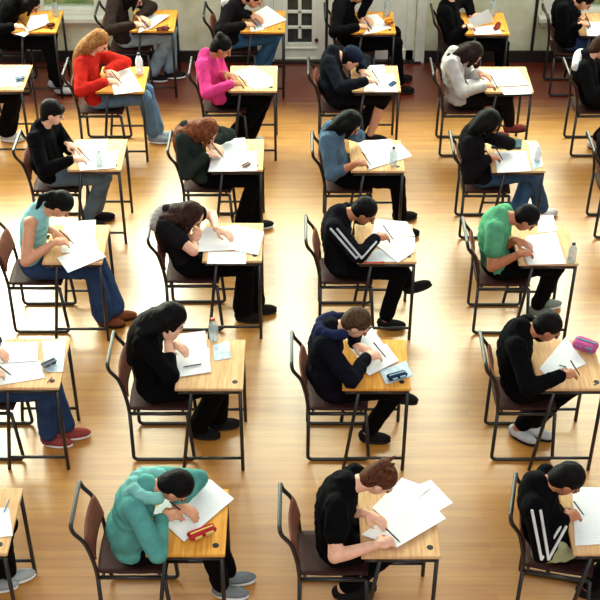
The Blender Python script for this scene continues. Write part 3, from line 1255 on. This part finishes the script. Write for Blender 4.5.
# key: desk = near right corner of the top, chair = near rear corner of the seat (photo pixels)
ST = {
 'A1': dict(fold=.0035, desk=(222, 557), chair=(97, 576), wood=1, who='teal hooded top', sh=(141, 509), head=(170, 487), el=(140, 566),
            hn=(172, 521), hf=(186, 513), fn=(232, 592), ff=(240, 566), pitch=62, yaw=-8, top=(84, 150, 142), hood=(122, 182, 174), legs=BLK, hairc=H_BLK, hair='short', skin='mid',
            shoe=(120, 126, 128), sole=(225, 225, 222), topname='hooded_top', hunch=.07, loose=1),
 'B1': dict(px=.02, desk=(438, 559), chair=(299, 573), wood=0, who='black T-shirt and pinned-up reddish hair', sh=(345, 507), head=(380, 480), el=(337, 564), sleeve='short',
            hn=(386, 548), hf=(374, 522), fn=(352, 594), ff=(360, 580), pitch=50, yaw=-6, top=BLK, legs=BLK, hairc=(96, 52, 32), hair='updo', skin='fair', topname='t_shirt', hunch=.07),
 'C1': dict(smin=.20, cr=-.22, tail=(168, 172, 132), desk=(650, 556), chair=(529, 573), wood=0, who='black jacket with striped sleeves, lower right', sh=(530, 505), head=(551, 482), el=(556, 562),
            hn=(572, 521), hf=('face',), fn=(596, 592), ff=(610, 570), pitch=48, yaw=-6, top=BLK, stripe=(215, 215, 210), legs=BLK, hairc=H_BLK, hair='short', skin='tan', loose=1),
 'W1': dict(desk=(4, 556), chair=(-112, 576), wood=0, who='black trousers and pale trainers, lower left', sh=(-70, 508), head=(-42, 485), el=(-75, 560),
            hn=(-38, 528), hf=(-30, 516), fn=(24, 552, (.9, .3, .0)), ff=(10, 548), pitch=50, yaw=0, top=BLK, legs=BLK, hairc=H_BLK, shoe=(168, 172, 172), sole=(230, 230, 226)),
 'W2': dict(desk=(56, 390), chair=(-47, 412), wood=0, who='dark jeans and reddish shoes', sh=(-44, 346), head=(-30, 326), el=(-40, 390),
            hn=(-4, 379), hf=(-2, 355), fn=(58, 441), ff=(76, 433), pitch=45, yaw=0, top=(44, 48, 58), legs=DJEAN, hairc=H_BRN, skin='fair', shoe=(146, 66, 62), sole=(226, 214, 206), flare=.07),
 'A2': dict(sleeve='three', wid=.9, desk=(240, 391), chair=(129, 412), wood=0, who='black top and long black hair', sh=(146, 345), head=(164, 322), el=(172, 372),
            hn=('face',), hf=(178, 350), fn=(206, 433), ff=(226, 421), pitch=46, yaw=-12, top=BLK, legs=BLK, hairc=H_BLK, hair='long', skin='fair', flare=.075, pen=False),
 'B2': dict(desk=(408, 391), chair=(308, 412), wood=1, who='navy hooded jacket', sh=(330, 345), head=(357, 324), el=(345, 390),
            hn=(374, 361), hf=(362, 352), fn=(376, 437), ff=('y', 405, 396, -.02, (.95, -.1, -.2)), pitch=42, yaw=-10, top=(15, 15, 24), hood=(30, 36, 66), legs=BLK, hairc=(84, 60, 40), hair='short', skin='fair', loose=1, hunch=.07),
 'C2': dict(fat=1.25, desk=(604, 391), chair=(497, 412), wood=0, who='black clothes and tucked-back white trainers', sh=(523, 346), head=(548, 328), el=(545, 395),
            hn=(569, 379), hf=('face',), fn=(524, 436, (.75, -.66, 0)), ff=(538, 428, (.8, -.5, 0)), pitch=36, yaw=-8, top=BLK, legs=BLK, hairc=H_BLK, hair='short', skin='tan', shoe=(206, 208, 208), sole=(30, 30, 32), hunch=.07),
 'W3': dict(wid=.9, desk=(99, 265), chair=(10, 281), wood=0, who='sleeveless aqua top', sh=(34, 224), head=(58, 206), el=(26, 268), sleeve='none',
            hn=(62, 247), hf=(60, 238), fn=(112, 322), ff=(124, 315), pitch=56, yaw=-6, top=(138, 194, 192), legs=DJEAN, hairc=H_BLK, hair='tail', skin='mid', topname='vest_top', shoe=(118, 66, 44), sole=(40, 26, 20), flare=.085),
 'A3': dict(wid=.9, desk=(259, 263), chair=(166, 284), wood=0, who='black floral top and long brown hair', sh=(170, 236), head=(182, 215), el=(186, 268), sleeve='short',
            hn=('at', 196, 236, -.02, (.3, .1, .9)), hf=(224, 236), fn=(250, 317), ff=(264, 309), pitch=42, yaw=-14, top=(22, 20, 22), yoke=(150, 140, 134), legs=BLK, hairc=(58, 34, 26), hair='long', skin='fair', topname='blouse', flare=.08, pen=False),
 'B3': dict(desk=(414, 264), chair=(320, 283), wood=0, who='striped track jacket with crossed legs', sh=(339, 228), head=(365, 212), el=(352, 262),
            hn=(383, 242), hf=('face',), fn=(393, 327), ff=('y', 416, 285, -.02, (.85, -.1, .4)), pitch=40, yaw=-14, top=(16, 16, 22), stripe=(190, 192, 196), legs=BLK, hairc=H_BLK, hair='short', skin='tan'),
 'C3': dict(desk=(576, 266), chair=(477, 285), wood=0, who='green T-shirt', sh=(501, 232), head=(526, 219), el=(492, 274), sleeve='short',
            hn=(526, 258), hf=(523, 247), fn=(543, 312), ff=(549, 303), pitch=52, yaw=-8, top=(86, 156, 116), legs=BLK, hairc=H_BLK, hair='short', skin='tan', topname='t_shirt', shoe=(120, 128, 116), sole=(210, 210, 205), hunch=.07, penc='white'),
 'W4': dict(desk=(118, 172), chair=(33, 192), wood=0, who='black coat and grey-blue jeans', sh=(38, 139), head=(50, 117), el=(48, 178),
            hn=(80, 164), hf=(74, 150), fn=(94, 224), ff=(104, 213), pitch=18, yaw=-4, top=BLK, legs=(92, 110, 124), hairc=H_BLK, hair='fringe', skin='fair', loose=1, topname='coat'),
 'A4': dict(wid=.9, desk=(260, 172), chair=(184, 190), wood=0, who='dark olive jacket and long ginger hair', sh=(187, 149), head=(198, 130), el=(200, 186),
            hn=(213, 159), hf=(215, 150), fn=(248, 229), ff=(262, 224), pitch=50, yaw=-4, top=(38, 46, 42), legs=BLK, hairc=(124, 66, 38), hair='long', skin='fair', shoe=(34, 34, 36), sole=(220, 220, 216), flare=.07),
 'B4': dict(wid=.9, desk=(402, 173), chair=(325, 194), wood=0, who='blue-grey T-shirt', sh=(332, 145), head=(346, 125), el=(326, 178), sleeve='three',
            hn=(362, 168), hf=('face',), fn=None, ff=None, pitch=44, yaw=-16, top=(80, 102, 122), legs=BLK, hairc=H_BLK, hair='bob', skin='tan', topname='t_shirt'),
 'C4': dict(wid=.9, desk=(543, 173), chair=(463, 194), wood=0, who='black jacket, blue jeans and white shoes', sh=(464, 146), head=(480, 128), el=(478, 180),
            hn=(494, 162), hf=('face',), fn=(545, 204, (.9, .3, 0)), ff=(520, 222), pitch=44, yaw=-10, top=(20, 18, 20), legs=(60, 88, 122), hairc=H_BLK, hair='bob', skin='tan', shoe=(222, 220, 214), sole=(196, 190, 180), flare=.07),
 'D4': dict(desk=(688, 173), chair=(601, 194), wood=0, who='black clothes cut by the right edge', sh=(612, 146), head=(628, 128), el=(622, 180),
            hn=(640, 162), hf=(640, 155), fn=None, ff=None, pitch=44, yaw=0, top=(20, 18, 20), legs=BLK, hairc=H_BLK),
 'V5': dict(desk=(20, 92), chair=(-52, 113), wood=0, who='black trousers at the upper left edge', sh=(-44, 68), head=(-28, 50), el=(-35, 100),
            hn=(-18, 86), hf=(-16, 79), fn=(12, 135), ff=(18, 128), pitch=44, yaw=0, top=BLK, legs=BLK, hairc=H_BLK, shoe=(206, 204, 196), sole=(230, 228, 222), flare=.08),
 'W5': dict(wid=.9, desk=(141, 94), chair=(80, 112), wood=1, who='red top and blue jeans', sh=(85, 68), head=(92, 49), el=(90, 104),
            hn=(113, 86), hf=(112, 76), fn=(160, 139), ff=(166, 131), pitch=42, yaw=-8, top=(184, 36, 28), legs=(96, 126, 156), hairc=(168, 112, 62), hair='back', skin='fair', shoe=(130, 140, 150), sole=(214, 214, 210), topname='jumper', flare=.065),
 'A5': dict(wid=.9, desk=(274, 93), chair=(203, 114), wood=0, who='bright pink jacket', sh=(203, 72), head=(214, 52), el=(208, 104),
            hn=(238, 88), hf=(230, 79), fn=(238, 143), ff=(254, 140), pitch=34, yaw=-8, top=(212, 62, 128), legs=BLK, hairc=H_BLK, hair='bun', skin='tan', shoe=(190, 190, 188), flare=.08),
 'B5': dict(wid=.9, desk=(398, 93), chair=(320, 114), wood=0, who='navy blazer and cap', sh=(334, 76), head=(351, 60), el=(348, 102),
            hn=(372, 85), hf=(366, 76), fn=(376, 137), ff=(362, 138), pitch=36, yaw=-10, top=(18, 20, 28), legs=(16, 16, 20), hairc=H_BLK, hair='short', skin='fair', cap=(24, 30, 48), bare=1, loose=1, topname='blazer'),
 'C5': dict(wid=.9, desk=(531, 94), chair=(442, 113), wood=0, who='pale grey top', sh=(456, 72), head=(469, 54), el=(462, 108),
            hn=(490, 90), hf=(484, 78), fn=('y', 516, 127, -.04, (.9, -.1, .1)), ff=(498, 132), pitch=54, yaw=-10, top=(196, 190, 186), legs=(22, 18, 20), hairc=(40, 24, 20), hair='bob', skin='mid', shoe=(130, 60, 56), sole=(60, 40, 38), topname='long_sleeved_top'),
 'D5': dict(desk=(664, 94), chair=(575, 112), wood=0, who='black top with white shoulders, right edge', sh=(583, 72), head=(598, 50), el=(592, 104),
            hn=(618, 88), hf=(614, 78), fn=(600, 145), ff=(612, 138), pitch=36, yaw=0, top=(16, 16, 18), yoke=(216, 220, 222), legs=BLK, hairc=H_BRN, skin='fair', shoe=(206, 204, 204)),
 'V6': dict(desk=(53, 34), chair=(-12, 47), wood=1, who='black coat, upper left corner', sh=(9, 12), head=(26, 2), el=(12, 42),
            hn=(20, 31), hf=('at', 27, 24, .1), fn=(66, 91), ff=(60, 84), pitch=44, yaw=-14, top=BLK, legs=BLK, hairc=H_BLK, hair='bob', skin='fair', shoe=(196, 196, 194), loose=1, topname='coat'),
 'A6': dict(wid=.9, desk=(171, 33), chair=(111, 48), wood=1, who='brown jacket and pale blue jeans', sh=(117, 14), head=(127, -3), el=(124, 44),
            hn=(140, 29), hf=(144, 22), fn=(158, 77), ff=(178, 64), pitch=30, yaw=-6, top=(44, 34, 30), legs=LJEAN, hairc=H_BLK, hair='bob', skin='fair', shoe=(34, 32, 34), sole=(220, 220, 216), flare=.07),
 'B6': dict(desk=(282, 34), chair=(217, 47), wood=1, who='white-shouldered black top and blue jeans', sh=(234, 15), head=(252, -2), el=(240, 44),
            hn=(250, 29), hf=(256, 20), fn=(258, 78), ff=(268, 70), pitch=36, yaw=-10, top=(20, 18, 20), yoke=(216, 212, 208), legs=(58, 104, 146), hairc=H_BLK, hair='short', skin='mid'),
 'C6': dict(desk=(393, 35), chair=(335, 47), wood=1, who='black coat by the panelled door', sh=(345, 14), head=(358, -6), el=(350, 44),
            hn=(364, 31), hf=(366, 22), fn=None, ff=None, pitch=40, yaw=-8, top=BLK, legs=BLK, hairc=H_BLK, hair='short', skin='mid', loose=1, topname='coat'),
 'D6': dict(desk=(507, 36), chair=(440, 47), wood=1, who='black clothes lifting a page', sh=(442, 14), head=(452, -6), el=(456, 44),
            hn=(470, 31), hf=('at', 478, 15, .12, (.95, 0, .1)), fn=None, ff=None, pitch=36, yaw=-4, top=BLK, legs=BLK, hairc=H_BLK, hair='short', skin='fair', loose=1, pen=False),
 'E6': dict(desk=(622, 36), chair=(551, 48), wood=0, who='black coat, upper right corner', sh=(568, 12), head=(584, 1), el=(572, 44),
            hn=(584, 28), hf=('at', 584, 17, .08, (.95, 0, .1)), fn=None, ff=None, pitch=48, yaw=-8, top=BLK, legs=DJEAN, hairc=H_BLK, hair='short', skin='mid', loose=1, topname='coat', wid=1.08),
}
WOODN = {0: 'pale', 1: 'golden'}
PEOPLE = {}
for key, s in ST.items():
    dc = onz(s['desk'][0] + 3, s['desk'][1] - 2, DZ)
    dpos = Vector((dc.x - DW / 2, dc.y + DD / 2, 0))
    cc = onz(s['chair'][0], s['chair'][1], SZ)
    cpos = Vector((cc.x + SX + 0.004, dpos.y + min(0.025, max(-0.025, cc.y + SY - dpos.y)), 0))
    d = place(DESKS[s['wood']], dpos, s.get('dr', 0.0))
    tag(d, '%s wooden desk of the student in %s' % (WOODN[s['wood']], s['who']), 'desk', 'exam desks in rows')
    c = place(CHAIR, cpos, s.get('cr', 0.0))
    tag(c, 'steel-framed chair under the student in %s' % s['who'], 'chair', 'school chairs in rows')
    s['cx'], s['y0'], s['dx'], s['dy'] = cpos.x + 0.010, cpos.y - 0.01, dpos.x, dpos.y
    s['hv'] = head_dir(s['pitch'], s['yaw'])
    body, pen = make_person(s)
    tag(body, s.get('lab', 'seated student in %s' % s['who']), 'person', 'students sitting the exam')
    if pen:
        tag(pen, 'pen held by the student in %s' % s['who'], 'pen', 'pens in writing hands')
    s['dpos'] = dpos

# ------------------------------------------------------------------ papers
Z1, Z2, Z3 = DZ + 0.001, DZ + 0.005, DZ + 0.009


def papers(key, *items):
    for it in items:
        pts, z, what = it[0], it[1], it[2]
        kw = it[3] if len(it) > 3 else {}
        sheet(pts, z, '%s before student in %s' % (what, ST[key]['who']), group='exam papers on the desks', **kw)


papers('A1', ([(189, 477), (211, 480), (170, 527), (150, 514)], Z1, 'left leaf of the open booklet'),
       ([(211, 480), (234, 499), (184, 542), (168, 527)], Z2, 'large white sheet, rightmost'))
papers('B1', ([(431, 480), (453, 503), (436, 513), (413, 487)], Z1, 'far right white sheet'),
       ([(402, 478), (430, 488), (390, 523), (372, 508)], Z1 + .0035, 'white sheet under the face'),
       ([(424, 495), (446, 519), (397, 548), (361, 535)], Z2 + .004, 'nearest large booklet', {'th': .004}))
papers('C1', ([(572, 487), (618, 488), (622, 543), (575, 546)], Z1, 'big white answer sheet'))
papers('W1', ([(-30, 508), (9, 508), (13, 536), (-34, 541)], Z1, 'white answer sheet'))
papers('W2', ([(-17, 343), (38, 342), (38, 361), (-17, 364)], Z2, 'upper white page'),
       ([(-17, 364), (40, 361), (45, 378), (-17, 388)], Z1, 'lower white page'),
       ([(42, 341), (66, 340), (63, 372), (45, 372)], Z1, 'clear plastic wallet', {'kind': 'clear', 'name': 'plastic_wallet', 'cat': 'wallet'}))
papers('A2', ([(180, 334), (205, 331), (207, 348), (179, 350)], Z1, 'upper white page'),
       ([(177, 350), (209, 348), (211, 372), (173, 378)], Z2, 'lower white page'),
       ([(213, 345), (229, 341), (231, 358), (214, 361)], Z1, 'clear plastic wallet', {'kind': 'clear', 'name': 'plastic_wallet', 'cat': 'wallet'}))
papers('B2', ([(372, 328), (384, 345), (360, 361), (350, 348)], Z1, 'upper white page'),
       ([(386, 344), (399, 361), (369, 376), (356, 362)], Z3, 'lower white booklet', {'th': .004}),
       ([(379, 371), (406, 361), (413, 376), (386, 385)], Z1, 'blue-grey folder under the booklet', {'kind': 'clear', 'name': 'folder', 'cat': 'folder', 'th': .004}))
papers('C2', ([(566, 337), (586, 364), (551, 380), (539, 369)], Z1, 'white answer booklet'))
papers('W3', ([(64, 222), (96, 220), (95, 234), (63, 237)], Z1, 'uppermost white page'),
       ([(64, 235), (95, 234), (98, 252), (61, 253)], Z2, 'middle white page'),
       ([(57, 258), (93, 245), (106, 257), (68, 273)], Z3, 'slanting lower page'))
papers('A3', ([(204, 228), (237, 225), (235, 250), (196, 252)], Z2, 'left page of the open booklet'),
       ([(237, 225), (264, 232), (258, 255), (235, 251)], Z2, 'right page of the open booklet'),
       ([(208, 252), (246, 252), (246, 264), (207, 264)], Z1, 'folded booklet at the near edge'))
papers('B3', ([(376, 219), (407, 222), (415, 236), (370, 241)], Z1, 'upper white page'),
       ([(371, 241), (415, 237), (414, 252), (398, 263), (0, 0)][:4], Z2, 'lower white page'),
       ([(375, 250), (398, 248), (396, 262), (366, 262)], Z1, 'near sheet beneath the writing hand', {'kind': 'g'}))
papers('C3', ([(539, 216), (553, 215), (557, 231), (537, 233)], Z1, 'upper white page'),
       ([(527, 236), (556, 232), (560, 246), (521, 249)], Z2, 'middle white page'),
       ([(521, 249), (560, 246), (566, 264), (528, 265)], Z2, 'lower white page'))
papers('W4', ([(75, 141), (108, 139), (107, 153), (75, 156)], Z1, 'upper white page'),
       ([(76, 156), (119, 150), (115, 168), (80, 171)], Z2, 'lower white page'))
papers('A4', ([(210, 140), (245, 138), (247, 152), (212, 155)], Z1, 'upper white page'),
       ([(213, 155), (257, 151), (257, 171), (208, 172)], Z2, 'lower white page'))
papers('B4', ([(357, 142), (390, 139), (396, 148), (364, 154)], Z1, 'upper white page'),
       ([(366, 154), (401, 144), (412, 156), (368, 170)], Z2, 'lower white page'))
papers('C4', ([(495, 138), (522, 141), (521, 149), (491, 148)], Z1, 'dark blue-green book', {'kind': 'blue', 'name': 'textbook', 'cat': 'book', 'th': .014}),
       ([(494, 152), (526, 151), (531, 171), (497, 173)], Z2, 'white answer page'),
       ([(528, 142), (538, 143), (543, 166), (533, 170)], Z1, 'narrow clear wallet', {'kind': 'clear', 'name': 'plastic_wallet', 'cat': 'wallet'}))
papers('V5', ([(-14, 70), (12, 69), (8, 87), (-16, 88)], Z1, 'white answer page'),
       ([(13, 71), (27, 70), (21, 86), (10, 87)], Z1, 'clear plastic wallet', {'kind': 'clear', 'name': 'plastic_wallet', 'cat': 'wallet'}))
papers('W5', ([(108, 68), (129, 67), (143, 91), (114, 95)], Z1, 'white answer sheet'))
papers('A5', ([(233, 73), (254, 66), (273, 79), (250, 84)], Z2, 'upper open page'),
       ([(246, 84), (273, 79), (272, 86), (255, 90)], Z1, 'lower page corner', {'kind': 'g'}))
papers('B5', ([(364, 66), (384, 65), (386, 76), (360, 76)], Z1, 'upper white page'),
       ([(366, 77), (393, 73), (398, 92), (364, 92)], Z2, 'lower white page'))
papers('C5', ([(481, 70), (517, 69), (530, 85), (489, 87)], Z2, 'large white page'),
       ([(500, 88), (531, 86), (532, 94), (504, 95)], Z1, 'folded booklet at the near edge', {'kind': 'g'}),
       ([(466, 80), (482, 76), (490, 87), (472, 90)], Z1, 'left white page'))
papers('V6', ([(31, 16), (47, 14), (49, 24), (24, 33)], Z2, 'tilted page', {'lift': (.09, .09, .02, .0)}),
       ([(14, 34), (27, 31), (29, 34), (24, 37)], Z1, 'small page at the near edge'))
papers('A6', ([(144, 14), (170, 15), (152, 28), (138, 33)], Z2, 'large tilted page', {'lift': (.03, .02, .0, .0)}))
papers('B6', ([(267, 6), (287, 20), (265, 28), (247, 17)], Z2, 'large raised page', {'lift': (.10, .0, .0, .05)}),
       ([(248, 20), (264, 24), (264, 30), (251, 32)], Z1, 'small lower page'))
papers('C6', ([(360, 16), (378, 14), (380, 24), (361, 26)], Z2, 'upper white page', {'lift': (.05, .06, .0, .0)}),
       ([(378, 15), (391, 28), (378, 32), (363, 35)], Z1, 'lower white page'))
papers('D6', ([(468, 19), (489, 9), (494, 22), (470, 27)], Z2, 'raised white page', {'lift': (.10, .16, .0, .0)}),
       ([(470, 27), (496, 25), (502, 34), (475, 35)], Z1, 'flat white page'))
papers('E6', ([(585, 22), (615, 22), (618, 36), (587, 36)], Z1, 'white answer page'))

# ------------------------------------------------------------------ bottles, cases, pens lying about
bottle(214, 340, .185, 'clear red-capped bottle at the far edge of the desk before the long black hair', M_CLEAR, M_REDP)
bottle(393, 165, .17, 'clear dark-capped bottle on the desk of the blue-grey T-shirt', M_CLEAR, M_DARKP, dz=.0085)
bottle(571, 262, .17, 'clear bottle at the desk corner of the green T-shirt', M_CLEAR, M_DARKP)
bottle(100, 166, .15, 'clear bottle on the desk of the black coat and grey-blue jeans', M_CLEAR, M_WHITEP, dz=.0085)
bottle(140, 74, .21, 'white dark-capped bottle on the desk of the red top', M_WHITEP, M_DARKP, .034)
bottle(387, 16, .22, 'tall blue-capped bottle on the desk before the panelled door', M_CLEAR, M_BLUEP)
bottle(492, 16, .19, 'dark-capped bottle behind the raised page in the back row', M_CLEAR, M_DARKP)
bottle(56, 16, .17, 'clear bottle behind the tilted page at the upper left', M_CLEAR, M_DARKP)
bottle(537, 160, .13, 'small white bottle beside the dark blue-green book', M_WHITEP, M_CLEAR, .028)
pouch(202, 534, .17, .075, .035, .5, 'red and yellow pencil case on the golden desk', (176, 44, 46), (222, 190, 110), .0115)
pouch(585, 349, .17, .11, .07, -.5, 'pink and blue pencil bag on the right-hand desk', (184, 84, 140), (96, 168, 176), .0115)
pouch(397, 377, .14, .07, .03, .4, 'dark blue pencil case beside the navy hooded jacket', (30, 46, 70), (150, 176, 196), .0115)
pouch(49, 364, .11, .06, .025, .7, 'grey pencil pouch on the left-edge desk', (128, 134, 140), (70, 74, 82), .0115)
pouch(246, 165, .09, .05, .016, .8, 'tan pencil pouch on the desk of the long ginger hair', (190, 140, 112), (90, 96, 104), .0115)
pouch(392, 84, .10, .05, .016, 1.0, 'blue pencil pouch on the desk of the navy cap', (70, 104, 150), (40, 44, 60), .0115)
pouch(163, 30, .13, .06, .03, .2, 'dark pencil case on the desk of the pale blue jeans', (58, 40, 48), (140, 60, 50), .0115)
pouch(389, 24, .09, .06, .045, .4, 'orange pencil case on the desk before the panelled door', (214, 130, 44), (150, 80, 30), .0115)
pouch(497, 27, .15, .05, .03, 1.2, 'red pencil case beside the raised page', (150, 52, 36), (60, 26, 20), .0115)
pouch(51, 26, .09, .05, .03, .4, 'brown pencil case beside the tilted page', (110, 56, 34), (60, 30, 20), .0115)
pouch(20, 79, .10, .06, .02, .5, 'grey-blue pouch on the upper left desk', (128, 150, 170), (60, 70, 90), .0115)
stick((183, 367), (201, 364), 'dark pen lying on the lower page before the long black hair', (30, 32, 40))
stick((559, 365), (566, 367), 'short green pen on the booklet beside the pink pencil bag', (50, 110, 80))
stick((362, 263), (384, 262), 'red ruler along the near edge of the striped jacket desk', (206, 74, 60), 'ruler', 'ruler', .006)
stick((4, 512), (9, 500), 'blue pen on the lower left desk', (80, 120, 150))
stick((47, 383), (52, 377), 'red pen at the near edge of the left-edge desk', (150, 40, 36))
stick((150, 33 - 3), (168, 25), 'dark pen on the desk of the pale blue jeans', (46, 34, 34))
stick((594, 385), (599, 383), 'black pen at the right-edge desk', (30, 30, 34))
